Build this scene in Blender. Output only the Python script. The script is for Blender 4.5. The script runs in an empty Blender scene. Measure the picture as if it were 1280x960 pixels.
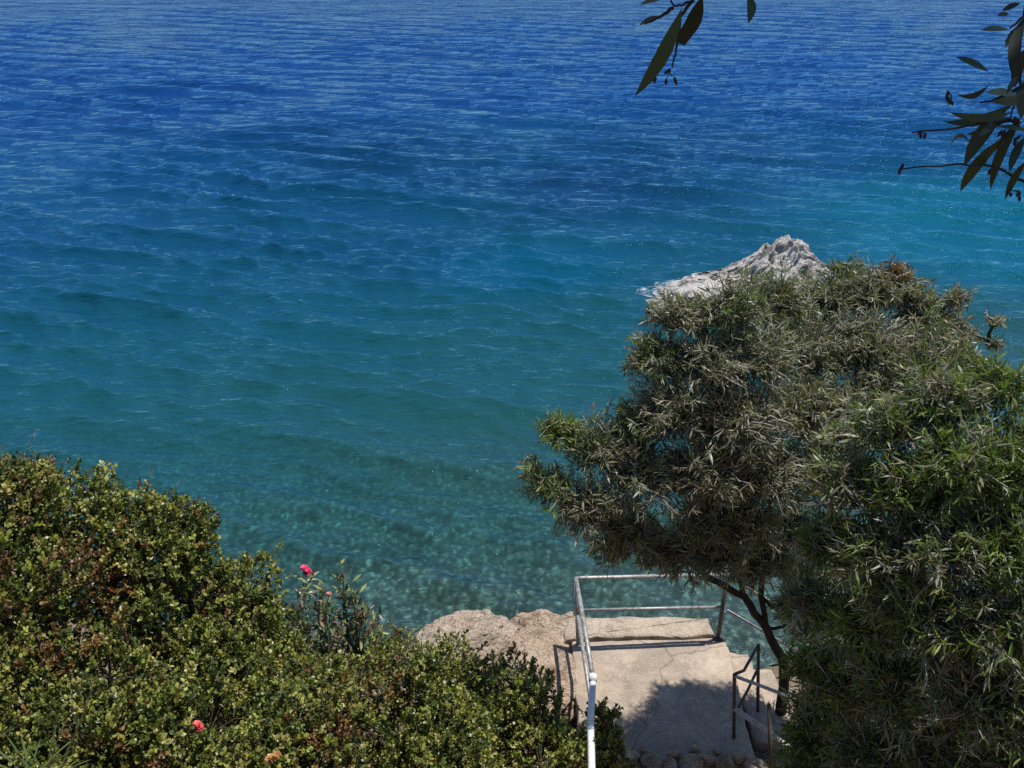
import bpy, math, random
import numpy as np
from mathutils import Vector, Matrix

random.seed(7)
RNG = np.random.default_rng(11)
scene = bpy.context.scene
C = scene.collection

# ------------------------------------------------------------------ camera
CAMZ, PITCH, F = 9.8, math.radians(26.0), 1250.0
cp, sp = math.cos(PITCH), math.sin(PITCH)
cam = bpy.data.cameras.new("camera")
cam.sensor_width = 36.0
cam.lens = 36.0 * F / 1280.0
cam.clip_start, cam.clip_end = 0.05, 60000
camo = bpy.data.objects.new("camera", cam)
C.objects.link(camo)
camo.location = (0, 0, CAMZ)
camo.rotation_euler = (math.radians(90) - PITCH, 0, 0)
scene.camera = camo


def P(px, py, D):
    """the place at ground distance D ahead that the photograph shows at a pixel"""
    u, v = (px - 640) / F, (480 - py) / F
    dy, dz = cp + v * sp, -sp + v * cp
    return Vector((u * D / dy, D, CAMZ + dz * D / dy))


def PZ(px, py, z):
    u, v = (px - 640) / F, (480 - py) / F
    dy, dz = cp + v * sp, -sp + v * cp
    t = (z - CAMZ) / dz
    return Vector((u * t, dy * t, z))


def depth(p):
    return p[1] * cp + (CAMZ - p[2]) * sp


# ------------------------------------------------------------------ node helpers
class N:
    def __init__(s, name):
        s.m = bpy.data.materials.new(name)
        s.m.use_nodes = True
        s.t = s.m.node_tree
        s.t.nodes.clear()
        s.out = s.t.nodes.new("ShaderNodeOutputMaterial")

    def n(s, kind, **kw):
        nd = s.t.nodes.new("ShaderNode" + kind)
        for k, v in kw.items():
            if k in nd.inputs:
                s.set(nd.inputs[k], v)
            else:
                setattr(nd, k, v)
        return nd

    def set(s, sock, v):
        if isinstance(v, bpy.types.NodeSocket):
            s.t.links.new(v, sock)
        else:
            sock.default_value = v

    def noise(s, vec, scale, detail=4, rough=0.6, dist=0.0):
        nd = s.n("TexNoise", Vector=vec, Scale=scale, Detail=detail, Roughness=rough, Distortion=dist)
        return nd.outputs["Fac"]

    def ramp(s, fac, stops, interp="LINEAR"):
        nd = s.n("ValToRGB", Fac=fac)
        cr = nd.color_ramp
        cr.interpolation = interp
        while len(cr.elements) < len(stops):
            cr.elements.new(0.5)
        for e, (p, c) in zip(cr.elements, stops):
            e.position = p
            e.color = (c, c, c, 1) if isinstance(c, (int, float)) else (*c, 1)
        return nd.outputs["Color"]

    def mix(s, fac, a, b, mode="MIX"):
        nd = s.n("Mix", data_type="RGBA", blend_type=mode)
        s.set(nd.inputs[0], fac)
        for i, v in ((6, a), (7, b)):
            s.set(nd.inputs[i], (*v, 1) if isinstance(v, tuple) and len(v) == 3 else v)
        return nd.outputs[2]

    def math(s, op, a, b=0.0):
        nd = s.n("Math", operation=op)
        s.set(nd.inputs[0], a)
        s.set(nd.inputs[1], b)
        return nd.outputs[0]

    def bump(s, h, strength, dist, normal=None):
        nd = s.n("Bump", Height=h, Strength=strength, Distance=dist)
        if normal is not None:
            s.set(nd.inputs["Normal"], normal)
        return nd.outputs["Normal"]

    def obj(s):
        return s.n("TexCoord").outputs["Object"]

    def pos(s):
        return s.n("NewGeometry").outputs["Position"]

    def principled(s, color, rough=0.8, normal=None, spec=0.5, metal=0.0, **kw):
        b = s.n("BsdfPrincipled")
        s.set(b.inputs["Base Color"], (*color, 1) if isinstance(color, tuple) and len(color) == 3 else color)
        s.set(b.inputs["Roughness"], rough)
        s.set(b.inputs["Specular IOR Level"], spec)
        s.set(b.inputs["Metallic"], metal)
        for k, v in kw.items():
            s.set(b.inputs[k], v)
        if normal is not None:
            s.set(b.inputs["Normal"], normal)
        return b.outputs[0]

    def finish(s, shader):
        s.t.links.new(shader, s.out.inputs["Surface"])
        return s.m


def leaf_material(name, rough=0.42, spec=0.5, trans=0.28, ttint=(0.9, 1.0, 0.35)):
    k = N(name)
    col = k.n("Attribute", attribute_name="tint").outputs["Color"]
    a = k.principled(col, rough, spec=spec)
    tr = k.n("BsdfTranslucent", Color=k.mix(1.0, col, ttint, "MULTIPLY"))
    mx = k.n("MixShader", Fac=trans)
    k.t.links.new(a, mx.inputs[1])
    k.t.links.new(tr.outputs[0], mx.inputs[2])
    return k.finish(mx.outputs[0])


def bark_material(name, dark, light, scale=14):
    k = N(name)
    o = k.obj()
    mp = k.n("Mapping", Vector=o)
    mp.inputs["Scale"].default_value = (1, 1, 0.25)
    f = k.noise(mp.outputs[0], scale, 6, 0.65)
    c = k.ramp(f, [(0.3, dark), (0.7, light)])
    return k.finish(k.principled(c, 0.85, k.bump(f, 0.8, 0.02), spec=0.25))


def rock_material(name, lo, mid, hi, scale=1.0, bump=0.9, warm=None):
    k = N(name)
    p = k.pos()
    big = k.noise(p, 1.6 * scale, 6, 0.62, 0.4)
    fine = k.noise(p, 14 * scale, 8, 0.7, 0.2)
    vor = k.n("TexVoronoi", Vector=p, Scale=5.5 * scale, feature="DISTANCE_TO_EDGE").outputs["Distance"]
    crack = k.ramp(vor, [(0.0, 0.0), (0.09, 1.0)])
    pit = k.ramp(k.noise(p, 38 * scale, 3, 0.6), [(0.34, 0.0), (0.46, 1.0)])
    c = k.ramp(k.math("ADD", k.math("MULTIPLY", big, 0.55), k.math("MULTIPLY", fine, 0.45)), [(0.3, lo), (0.48, mid), (0.66, hi)])
    if warm:
        c = k.mix(k.ramp(k.noise(p, 0.9 * scale, 4, 0.6, 0.3), [(0.45, 0.0), (0.62, 0.8)]), c, warm)
    c = k.mix(k.math("MULTIPLY", k.math("SUBTRACT", 1.0, pit), 0.45), c, lo)
    lich = k.ramp(k.noise(p, 3.4 * scale, 5, 0.65, 0.6), [(0.50, 0.0), (0.62, 0.75)])
    c = k.mix(lich, c, lo)
    h = k.math("ADD", k.math("ADD", fine, k.math("MULTIPLY", pit, 0.25)), k.math("MULTIPLY", crack, 0.25))
    return k.finish(k.principled(c, 0.88, k.bump(h, bump, 0.05), spec=0.25))


# ------------------------------------------------------------------ mesh helpers
def mesh_np(name, V, faces_flat, loop_tot, mat=None, tint=None, smooth=False, parent=None):
    me = bpy.data.meshes.new(name)
    V = np.ascontiguousarray(V, dtype=np.float32)
    me.vertices.add(len(V))
    me.vertices.foreach_set("co", V.ravel())
    me.loops.add(len(faces_flat))
    me.loops.foreach_set("vertex_index", np.asarray(faces_flat, dtype=np.int32))
    lt = np.asarray(loop_tot, dtype=np.int32)
    me.polygons.add(len(lt))
    ls = np.zeros(len(lt), dtype=np.int32)
    ls[1:] = np.cumsum(lt)[:-1]
    me.polygons.foreach_set("loop_start", ls)
    me.polygons.foreach_set("loop_total", lt)
    if smooth:
        me.polygons.foreach_set("use_smooth", np.ones(len(lt), dtype=bool))
    me.update(calc_edges=True)
    me.validate()
    if tint is not None:
        a = me.attributes.new("tint", "FLOAT_COLOR", "POINT")
        a.data.foreach_set("color", np.ascontiguousarray(np.c_[tint, np.ones(len(tint))], dtype=np.float32).ravel())
    if mat:
        me.materials.append(mat)
    o = bpy.data.objects.new(name, me)
    C.objects.link(o)
    if parent is not None:
        put(o, parent)
    return o


def put(o, parent):
    o.parent = parent
    o.matrix_parent_inverse = Matrix.Translation(-Vector(parent.location))


def tag(o, label=None, cat=None, group=None, kind=None):
    if label: o["label"] = label
    if cat: o["category"] = cat
    if group: o["group"] = group
    if kind: o["kind"] = kind
    return o


def thing(name, loc, label, cat, group=None):
    o = bpy.data.objects.new(name, None)
    o.empty_display_size = 0.2
    C.objects.link(o)
    o.location = loc
    return tag(o, label, cat, group)


class MB:
    def __init__(s):
        s.V, s.F = [], []

    def tube(s, pts, r, sides=8, cap=True):
        pts = [Vector(p) for p in pts]
        rs = r if isinstance(r, (list, tuple, np.ndarray)) else [r] * len(pts)
        base = len(s.V)
        t0 = (pts[1] - pts[0]).normalized()
        ref = Vector((0, 0, 1)) if abs(t0.z) < 0.9 else Vector((1, 0, 0))
        u = t0.cross(ref).normalized()
        for i, p in enumerate(pts):
            if i == 0: t = pts[1] - pts[0]
            elif i == len(pts) - 1: t = pts[-1] - pts[-2]
            else: t = (pts[i + 1] - pts[i]).normalized() + (pts[i] - pts[i - 1]).normalized()
            t.normalize()
            u = (u - t * u.dot(t)).normalized()
            w = t.cross(u)
            for j in range(sides):
                a = 2 * math.pi * j / sides
                s.V.append(p + (u * math.cos(a) + w * math.sin(a)) * float(rs[i]))
        for i in range(len(pts) - 1):
            for j in range(sides):
                a, b = base + i * sides + j, base + i * sides + (j + 1) % sides
                s.F.append((a, b, b + sides, a + sides))
        if cap:
            s.F.append(tuple(base + j for j in reversed(range(sides))))
            e = base + (len(pts) - 1) * sides
            s.F.append(tuple(e + j for j in range(sides)))

    def box(s, cx, cy, cz, sx, sy, sz, rz=0.0):
        b = len(s.V)
        c, n = math.cos(rz), math.sin(rz)
        for dz in (-.5, .5):
            for dx, dy in ((-.5, -.5), (.5, -.5), (.5, .5), (-.5, .5)):
                x, y = dx * sx, dy * sy
                s.V.append(Vector((cx + x * c - y * n, cy + x * n + y * c, cz + dz * sz)))
        for f in ((3, 2, 1, 0), (4, 5, 6, 7), (0, 1, 5, 4), (1, 2, 6, 5), (2, 3, 7, 6), (3, 0, 4, 7)):
            s.F.append(tuple(b + i for i in f))

    def build(s, name, mat, parent=None, smooth=True, tint=None):
        fl = [i for f in s.F for i in f]
        return mesh_np(name, np.array([tuple(v) for v in s.V]), fl, [len(f) for f in s.F], mat, tint, smooth, parent)


def wander(a, b, n, amp, rnd=random):
    """a bent path from a to b"""
    a, b = Vector(a), Vector(b)
    L = (b - a).length
    out = []
    off = Vector((0, 0, 0))
    for i in range(n):
        t = i / (n - 1)
        if 0 < i < n - 1:
            off = off + Vector((rnd.gauss(0, 1), rnd.gauss(0, 1), rnd.gauss(0, 1))) * amp * L
        out.append(a.lerp(b, t) + off * math.sin(math.pi * t))
    return out


# value noise in numpy
def _hash(ix, iy, iz, seed):
    h = (ix * 374761393 + iy * 668265263 + iz * 2147483647 + seed * 974634777).astype(np.int64)
    h = (h ^ (h >> 13)) * 1274126177
    h = h ^ (h >> 16)
    return (h & 0xFFFFFF).astype(np.float64) / 0xFFFFFF


def vnoise(p, scale, seed=0):
    p = np.asarray(p, dtype=np.float64) * scale
    i = np.floor(p).astype(np.int64)
    f = p - i
    f = f * f * (3 - 2 * f)
    r = 0
    for dx in (0, 1):
        for dy in (0, 1):
            for dz in (0, 1):
                w = (f[:, 0] if dx else 1 - f[:, 0]) * (f[:, 1] if dy else 1 - f[:, 1]) * (f[:, 2] if dz else 1 - f[:, 2])
                r = r + w * _hash(i[:, 0] + dx, i[:, 1] + dy, i[:, 2] + dz, seed)
    return r


def fbm(p, scale, octv=4, seed=0, gain=0.5):
    a, s, t = 1.0, 0.0, 0.0
    for o in range(octv):
        s = s + a * (vnoise(p, scale * 2 ** o, seed + o) - 0.5)
        t += a
        a *= gain
    return s / t * 2


def unit(v):
    return v / np.maximum(np.linalg.norm(v, axis=-1, keepdims=True), 1e-9)


def leaf_mesh(base, d, n0, L, W, bend, profile, tint, name, mat, parent, fold=0.0):
    """many leaf blades as one mesh; profile = (t, half width) stations, ends pointed"""
    base, d, n0 = np.asarray(base), unit(np.asarray(d)), np.asarray(n0)
    w = unit(np.cross(d, n0))
    n = unit(np.cross(w, d))
    k = len(base)
    L, W, bend = (np.broadcast_to(np.asarray(a, dtype=float), (k,)) for a in (L, W, bend))
    vs = [base]
    for t, hw in profile:
        c = base + d * (t * L)[:, None] - n * (bend * L * t * t)[:, None]
        e = w * (hw * W)[:, None]
        f = n * (fold * hw * W)[:, None]
        vs += [c - e + f, c + e + f]
    vs.append(base + d * L[:, None] - n * (bend * L)[:, None])
    V = np.stack(vs, axis=1)                       # k, m, 3
    m = V.shape[1]
    np_ = len(profile)
    faces = [(0, 2, 1)]
    for i in range(np_ - 1):
        a = 1 + 2 * i
        faces.append((a, a + 1, a + 3, a + 2))
    faces.append((1 + 2 * (np_ - 1), 2 + 2 * (np_ - 1), m - 1))
    flat = np.array([i for f in faces for i in f])
    tot = np.array([len(f) for f in faces])
    FL = (flat[None, :] + (np.arange(k) * m)[:, None]).ravel()
    LT = np.tile(tot, k)
    T = np.repeat(tint, m, axis=0)
    return mesh_np(name, V.reshape(-1, 3), FL, LT, mat, T, False, parent)


def rand_dir(k):
    return unit(RNG.normal(size=(k, 3)))


# ------------------------------------------------------------------ light and sky
SUN_EL, SUN_AZ = math.radians(74), math.radians(66)      # azimuth clockwise from straight ahead
sdir = Vector((math.sin(SUN_AZ) * math.cos(SUN_EL), math.cos(SUN_AZ) * math.cos(SUN_EL), math.sin(SUN_EL)))
sun = bpy.data.lights.new("sun", "SUN")
sun.energy = 5.0
sun.angle = math.radians(0.53)
sun.color = (1.0, 0.95, 0.88)
so = bpy.data.objects.new("sun", sun)
C.objects.link(so)
so.location = sdir * 60
so.rotation_euler = sdir.to_track_quat("Z", "Y").to_euler()

w = bpy.data.worlds.new("World")
scene.world = w
w.use_nodes = True
nt = w.node_tree
bg = nt.nodes["Background"]
sky = nt.nodes.new("ShaderNodeTexSky")
sky.sky_type = "NISHITA"
sky.sun_disc = False
sky.sun_elevation, sky.sun_rotation = SUN_EL, SUN_AZ
sky.air_density, sky.dust_density, sky.ozone_density = 1.0, 0.0, 4.0
nt.links.new(sky.outputs[0], bg.inputs[0])
bg.inputs[1].default_value = 0.10

vs = scene.view_settings
vs.view_transform, vs.look, vs.gamma, vs.exposure = "Standard", "None", 1.0, 0.25
vs.use_curve_mapping = False
scene.cycles.use_denoising = False
scene.cycles.max_bounces = 6
scene.cycles.transparent_max_bounces = 4
scene.cycles.sample_clamp_indirect = 4.0
scene.cycles.sample_clamp_direct = 7.0

# ------------------------------------------------------------------ ground (one sheet, dips under the sea)
PLAT_Z = 1.63
YS = np.array([-60, -10, -2, 0, 2, 4, 5.5, 6.6, 7.3, 7.8, 8.4, 9.6, 10.4, 11.2, 13, 20, 40, 120])
ZS = np.array([22, 10.5, 8.3, 8.1, 6.6, 4.5, 3.05, 2.05, 1.62, 1.5, 1.2, 0.95, 0.4, -0.4, -1.5, -3, -6, -12.])


def ground_z(x, y, rough=True):
    x, y = np.asarray(x, dtype=float), np.asarray(y, dtype=float)
    side = np.clip(-x + 0.2, 0, 7) * 0.16 + np.clip(x - 3.2, 0, 7) * 0.12
    fade = np.clip((y - 10.5) / 2.5, 0, 1)
    z = np.interp(y - side * 0.9, YS, ZS) + side * 0.30 * (1 - fade)
    if rough:
        p = np.c_[x.ravel(), y.ravel(), np.zeros(x.size)]
        z = z + (fbm(p, 0.55, 4, 3) * 0.16 + fbm(p, 3.0, 3, 9) * 0.045).reshape(x.shape)
    return z


gy = np.concatenate([np.linspace(-60, -3, 24), np.linspace(-2.5, 3.8, 30), np.linspace(4, 13, 150), np.linspace(13.5, 120, 40)])
gx = np.concatenate([np.linspace(-90, -8, 26), np.linspace(-7.6, 7.6, 200), np.linspace(8, 90, 26)])
GX, GY = np.meshgrid(gx, gy)
GZ = ground_z(GX, GY)
V = np.c_[GX.ravel(), GY.ravel(), GZ.ravel()]
ny, nx = GX.shape
idx = np.arange(ny * nx).reshape(ny, nx)
quads = np.stack([idx[:-1, :-1], idx[:-1, 1:], idx[1:, 1:], idx[1:, :-1]], -1).reshape(-1, 4)

k = N("sandy_earth")
p = k.pos()
f1 = k.noise(p, 1.2, 5, 0.6)
f2 = k.noise(p, 22, 6, 0.7)
c = k.ramp(k.math("ADD", k.math("MULTIPLY", f1, 0.5), k.math("MULTIPLY", f2, 0.5)),
           [(0.34, (0.06, 0.042, 0.03)), (0.5, (0.17, 0.125, 0.085)), (0.68, (0.34, 0.265, 0.19))])
M_ground = k.finish(k.principled(c, 0.95, k.bump(f2, 0.8, 0.03), spec=0.15))
g = mesh_np("ground", V, quads.ravel(), np.full(len(quads), 4), M_ground, smooth=True)
tag(g, "sandy sloping ground that runs down to the sea", "ground", kind="structure")

# ------------------------------------------------------------------ sea
def sea():
    # rows get sparser with distance, wide enough for a step to the side
    D = [7.0]
    while D[-1] < 500:
        d = D[-1]
        D.append(d + max(0.028, 1.15 * (d * d + CAMZ ** 2) / CAMZ / 1000))
    far = [600, 800, 1200, 2000, 4000, 9000, 20000, 45000]
    D = np.array(D + far)
    cols = np.linspace(-1, 1, 1060)
    cols = np.sign(cols) * np.abs(cols) ** 1.15
    X = cols[None, :] * (6.0 + 0.82 * D[:, None])
    Y = np.repeat(D[:, None], len(cols), 1)
    sp_y = np.gradient(D)[:, None]
    sp_x = np.gradient(X, axis=1)
    Z = np.zeros_like(X)
    rng = np.random.default_rng(5)
    main = math.radians(-112)                      # waves run in towards the shore, a little to the left
    pts = np.c_[X.ravel(), Y.ravel(), np.zeros(X.size)]
    gust = (0.8 + 0.75 * fbm(pts * [1, 0.5, 1], 0.10, 3, 40)).reshape(X.shape)
    wx = fbm(pts, 0.22, 2, 21).reshape(X.shape) * 0.8
    wy = fbm(pts, 0.22, 2, 31).reshape(X.shape) * 0.8
    xx, yy = X + wx, Y + wy
    DX, DY = np.zeros_like(X), np.zeros_like(X)
    n = 130
    for i in range(n):
        lam = 0.24 * (3.6 / 0.24) ** ((i + rng.random()) / n)
        spread = 0.55 if lam < 0.6 else (0.32 if lam < 1.1 else 0.17)
        th = main + rng.normal(0, spread)
        kx, ky = 2 * math.pi / lam * math.cos(th), 2 * math.pi / lam * math.sin(th)
        slope = 0.050 * (1.0 if lam < 1.5 else (1.5 / lam) ** 1.3) * (0.6 if lam < 0.45 else 1.0)
        amp = slope * lam / (2 * math.pi)
        # a wave the mesh is too coarse for is left out
        keep = np.clip((lam / np.maximum(sp_y * abs(math.sin(th)) + sp_x * abs(math.cos(th)), 1e-6) - 2.2) / 2.0, 0, 1)
        ph = kx * xx + ky * yy + rng.random() * 6.283
        a_ = amp * keep * gust
        Z += a_ * np.cos(ph)
        DX -= 0.55 * a_ * math.cos(th) * np.sin(ph)
        DY -= 0.55 * a_ * math.sin(th) * np.sin(ph)
    shoal = np.clip((Y - 8) / 6, 0.5, 1)
    Z *= shoal
    Z[-len(far):] = 0
    DX[-len(far):] = 0; DY[-len(far):] = 0
    V = np.c_[(X + DX).ravel(), (Y + DY).ravel(), Z.ravel()]
    ny, nx = X.shape
    idx = np.arange(ny * nx).reshape(ny, nx)
    q = np.stack([idx[:-1, :-1], idx[:-1, 1:], idx[1:, 1:], idx[1:, :-1]], -1).reshape(-1, 4)

    # the water's own colour: what lies under it and how deep it is there
    x, y = V[:, 0], V[:, 1]
    warp = fbm(V * [0.6, 1, 0], 0.07, 4, 60) * 0.9 + fbm(V * [0.5, 1, 0], 0.35, 3, 70) * 0.35
    ye = y * (1 + 0.20 * warp) - 0.25 * x
    ky_ = np.array([8, 11, 13, 16, 20, 25, 31, 40, 55, 80, 140])
    kc = np.array([(.066, .090, .074), (.053, .083, .068), (.036, .072, .061), (.019, .064, .060), (.009, .058, .064), (.005, .055, .075),
                   (.004, .050, .087), (.003, .042, .099), (.003, .031, .112), (.004, .029, .125), (.005, .030, .135)])
    col = np.stack([np.interp(ye, ky_, kc[:, i]) for i in range(3)], 1)

    def blob(cx, cy, rx, ry, rot, c, amt, seed):
        nonlocal col
        dx, dy = x - cx, y - cy
        a, b = dx * math.cos(rot) + dy * math.sin(rot), -dx * math.sin(rot) + dy * math.cos(rot)
        r = np.sqrt((a / rx) ** 2 + (b / ry) ** 2) + fbm(V * [0.7, 1, 0], 0.25, 4, seed) * 0.55
        m = np.clip(1.25 - r, 0, 1)
        m = (m * m * (3 - 2 * m) * amt)[:, None]
        col = col * (1 - m) + np.array(c) * m
    grass = (.003, .020, .060)
    blob(2.5, 37, 5.5, 5.5, -0.5, grass, .75, 80)          # dark sea grass beds
    blob(-6, 44, 9, 6, -0.3, grass, .45, 81)
    blob(8, 44, 6, 5, -0.2, grass, .5, 82)
    blob(-4, 29, 6, 2.5, -0.35, (.002, .034, .08), .45, 83)
    sand = (.004, .085, .130)
    blob(15.5, 32, 7, 7, 0.2, sand, .9, 84)                # pale sandy bottom round the rock
    blob(1, 28, 3.5, 4, -0.5, (.002, .068, .125), .6, 85)
    blob(6, 20, 3.5, 3.0, 0, (.005, .066, .078), .5, 86)
    stones = fbm(V * [1, 1, 0], 2.6, 3, 90)  # broad mottling for the caustic light, put into the near water's colour
    near = np.clip((19 - y) / 8, 0, 1)
    col *= (1 + 0.40 * near * stones)[:, None]
    col = np.clip(col, 0, 1)

    k = N("sea_water")
    tint = k.n("Attribute", attribute_name="tint").outputs["Color"]
    p = k.pos()
    mp = k.n("Mapping", Vector=p)
    mp.inputs["Rotation"].default_value = (0, 0, math.radians(20))
    mp.inputs["Scale"].default_value = (0.40, 1.0, 1.0)
    chop = k.noise(mp.outputs[0], 1.5, 3, 0.6, 0.6)
    rip = k.noise(mp.outputs[0], 5.5, 4, 0.62, 0.5)
    fine = k.noise(mp.outputs[0], 17, 3, 0.6, 0.3)
    h = k.math("ADD", k.math("MULTIPLY", chop, 0.095), k.math("ADD", k.math("MULTIPLY", rip, 0.055), k.math("MULTIPLY", fine, 0.010)))
    yo = k.n("SeparateXYZ", Vector=p).outputs["Y"]
    off = k.n("MapRange", Value=yo)
    for nm, v in (("From Min", 22.0), ("From Max", 75.0), ("To Min", 0.0), ("To Max", 0.75)):
        off.inputs[nm].default_value = v
    sea_ = k.noise(mp.outputs[0], 0.55, 4, 0.62, 0.5)
    h = k.math("ADD", h, k.math("MULTIPLY", sea_, off.outputs[0]))
    off2 = k.n("MapRange", Value=yo)
    for nm, v in (("From Min", 45.0), ("From Max", 115.0), ("To Min", 0.0), ("To Max", 2.2)):
        off2.inputs[nm].default_value = v
    h = k.math("ADD", h, k.math("MULTIPLY", k.noise(mp.outputs[0], 0.24, 3, 0.6, 0.5), off2.outputs[0]))
    nrm = k.bump(h, 1.0, 1.0)
    # caustic light painted into the shallows' colour as pebble-like mottling, bent by the waves
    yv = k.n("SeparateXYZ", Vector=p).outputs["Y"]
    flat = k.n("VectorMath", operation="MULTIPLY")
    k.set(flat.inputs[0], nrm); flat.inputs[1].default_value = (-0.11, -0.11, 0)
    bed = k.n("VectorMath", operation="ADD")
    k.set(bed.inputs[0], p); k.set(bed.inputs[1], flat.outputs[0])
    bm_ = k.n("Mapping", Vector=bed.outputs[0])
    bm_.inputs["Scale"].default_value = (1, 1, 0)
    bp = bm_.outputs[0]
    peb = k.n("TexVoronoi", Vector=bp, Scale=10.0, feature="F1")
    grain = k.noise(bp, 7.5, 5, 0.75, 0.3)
    caustic_gain = k.ramp(k.math("ADD", k.math("MULTIPLY", peb.outputs["Distance"], 0.35), grain), [(0.47, 3.4), (0.55, 1.7), (0.66, 0.70), (0.80, 0.28)])
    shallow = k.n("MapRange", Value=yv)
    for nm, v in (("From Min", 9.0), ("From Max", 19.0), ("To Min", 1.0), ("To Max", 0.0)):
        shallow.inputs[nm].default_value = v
    col_ = k.mix(shallow.outputs[0], tint, k.mix(1.0, tint, caustic_gain, "MULTIPLY"))
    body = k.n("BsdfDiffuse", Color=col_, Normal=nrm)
    refl = k.n("BsdfGlossy", Color=(0.29, 0.60, 0.98, 1), Roughness=0.035, Normal=nrm)
    fr = k.n("Fresnel", IOR=1.33, Normal=nrm)
    mx = k.n("MixShader", Fac=fr.outputs[0])
    k.t.links.new(body.outputs[0], mx.inputs[1])
    k.t.links.new(refl.outputs[0], mx.inputs[2])
    sh = mx.outputs[0]
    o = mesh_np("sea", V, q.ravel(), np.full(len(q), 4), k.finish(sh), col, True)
    tag(o, "blue to teal rippled sea reaching to the horizon", "sea", kind="structure")


sea()

# ------------------------------------------------------------------ concrete landing, path and steps
k = N("sandy_concrete")
p = k.pos()
f1, f2 = k.noise(p, 1.8, 5, 0.6), k.noise(p, 45, 5, 0.75)
f3 = k.noise(p, 7, 5, 0.65, 0.3)
c = k.ramp(k.math("ADD", k.math("MULTIPLY", f1, 0.35), k.math("ADD", k.math("MULTIPLY", f2, 0.35), k.math("MULTIPLY", f3, 0.3))),
           [(0.36, (0.16, 0.128, 0.10)), (0.47, (0.33, 0.262, 0.20)), (0.62, (0.455, 0.375, 0.295))])
stain = k.ramp(k.noise(p, 2.3, 6, 0.7, 0.5), [(0.44, 0.0), (0.60, 0.6)])
c = k.mix(stain, c, (0.215, 0.182, 0.15))
grit = k.ramp(k.noise(p, 75, 2, 0.5), [(0.60, 0.0), (0.68, 0.7)])
c = k.mix(grit, c, (0.55, 0.50, 0.43))
crk = k.n("TexVoronoi", Vector=k.mix(0.25, p, k.n("TexNoise", Vector=p, Scale=3.0).outputs["Color"]), Scale=0.55, feature="DISTANCE_TO_EDGE").outputs["Distance"]
c = k.mix(k.ramp(crk, [(0.002, 0.55), (0.006, 0.0)]), c, (0.08, 0.065, 0.055))
M_conc = k.finish(k.principled(c, 0.92, k.bump(k.math("ADD", f2, f3), 0.7, 0.012), spec=0.2))

M_kerb = rock_material("pale_rough_kerb", (0.30, 0.235, 0.175), (0.46, 0.38, 0.295), (0.56, 0.48, 0.39), 2.0, 0.7)
FR = PZ(897, 798, PLAT_Z)          # foot of the far right post
FL = PZ(723, 806, PLAT_Z)          # foot of the far left post
NL = Vector((P(742, 850, 7.9).x, 7.9, PLAT_Z))
NR = Vector((FR.x + 0.05, 7.75, PLAT_Z))


def slab(name, poly, z1, z0, mat, parent, div=0.07, amp=0.012, seed=1, inset=0.0):
    """a block with an uneven, worn outline: poly is a list of (x, y), counter-clockwise"""
    pts = []
    for i in range(len(poly)):
        a, b = Vector(poly[i]), Vector(poly[(i + 1) % len(poly)])
        n = max(1, int((b - a).length / div))
        for j in range(n):
            pts.append(a.lerp(b, j / n))
    A = np.array([(q.x, q.y, 0) for q in pts])
    off = np.c_[fbm(A, 5, 3, seed), fbm(A, 5, 3, seed + 7), np.zeros(len(A))] * amp * 2.2
    A = A + off
    cen = A.mean(0)
    rings = []
    for f_, z in ((1.0, z0), (1.0, z1 - 0.035), (0.992, z1 - 0.010), (0.975, z1), (0.6, z1), (0.25, z1)):
        R = cen + (A - cen) * f_
        R[:, 2] = z + (fbm(np.c_[R[:, :2], np.zeros(len(R))], 3.5, 3, seed + 3) * amp if z > z0 + 0.01 else 0)
        rings.append(R)
    n = len(A)
    V = np.concatenate(rings + [cen[None] * [1, 1, 0] + [0, 0, z1]])
    fl, lt = [], []
    for r in range(len(rings) - 1):
        for j in range(n):
            fl += [r * n + j, r * n + (j + 1) % n, (r + 1) * n + (j + 1) % n, (r + 1) * n + j]
            lt.append(4)
    top = (len(rings) - 1) * n
    for j in range(n):
        fl += [top + j, top + (j + 1) % n, len(V) - 1]
        lt.append(3)
    return mesh_np(name, V, fl, lt, mat, None, False, parent)


t = thing("concrete_landing", (1.6, 8.7, 0.6), "beige sandy concrete landing above the water, enclosed by metal rails", "landing")
slab("deck", [(FL.x - 0.08, 7.55), (NR.x, 7.55), (FR.x + 0.10, FR.y + 0.02), (FL.x - 0.08, FL.y + 0.06)], PLAT_Z, 0.2, M_conc, t, seed=4)
kb = slab("kerb", [(FL.x - 0.2, FL.y + 0.075), (FR.x - 0.02, FR.y + 0.045), (FR.x - 0.05, FR.y + 0.36), (FL.x - 0.1, FL.y + 0.47)], PLAT_Z + 0.028, 0.1, M_kerb, t, amp=0.022, seed=12)

t = thing("sea_steps", (3.1, 9.0, 0.3), "worn concrete steps dropping from the landing towards the sea at right", "steps")
sx = FR.x + 0.12
for i, (wd, y0, y1) in enumerate(((0.26, 8.15, 9.62), (0.28, 8.1, 9.5), (0.3, 8.0, 9.4), (0.3, 7.95, 9.3), (0.34, 7.9, 9.25))):
    slab("step", [(sx, y0), (sx + wd, y0 - 0.03), (sx + wd, y1 - 0.05), (sx, y1)], PLAT_Z - 0.17 * (i + 1), -0.2, M_conc, t, amp=0.022, seed=20 + i)
    sx += wd + 0.006

k = N("trodden_path")
p = k.pos()
f2, f3 = k.noise(p, 30, 6, 0.75), k.noise(p, 5, 5, 0.6, 0.4)
c = k.ramp(k.math("ADD", k.math("MULTIPLY", f2, 0.5), k.math("MULTIPLY", f3, 0.5)),
           [(0.36, (0.16, 0.11, 0.08)), (0.5, (0.36, 0.28, 0.20)), (0.62, (0.50, 0.41, 0.31))])
M_path = k.finish(k.principled(c, 0.95, k.bump(f2, 0.9, 0.03), spec=0.15))
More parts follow.
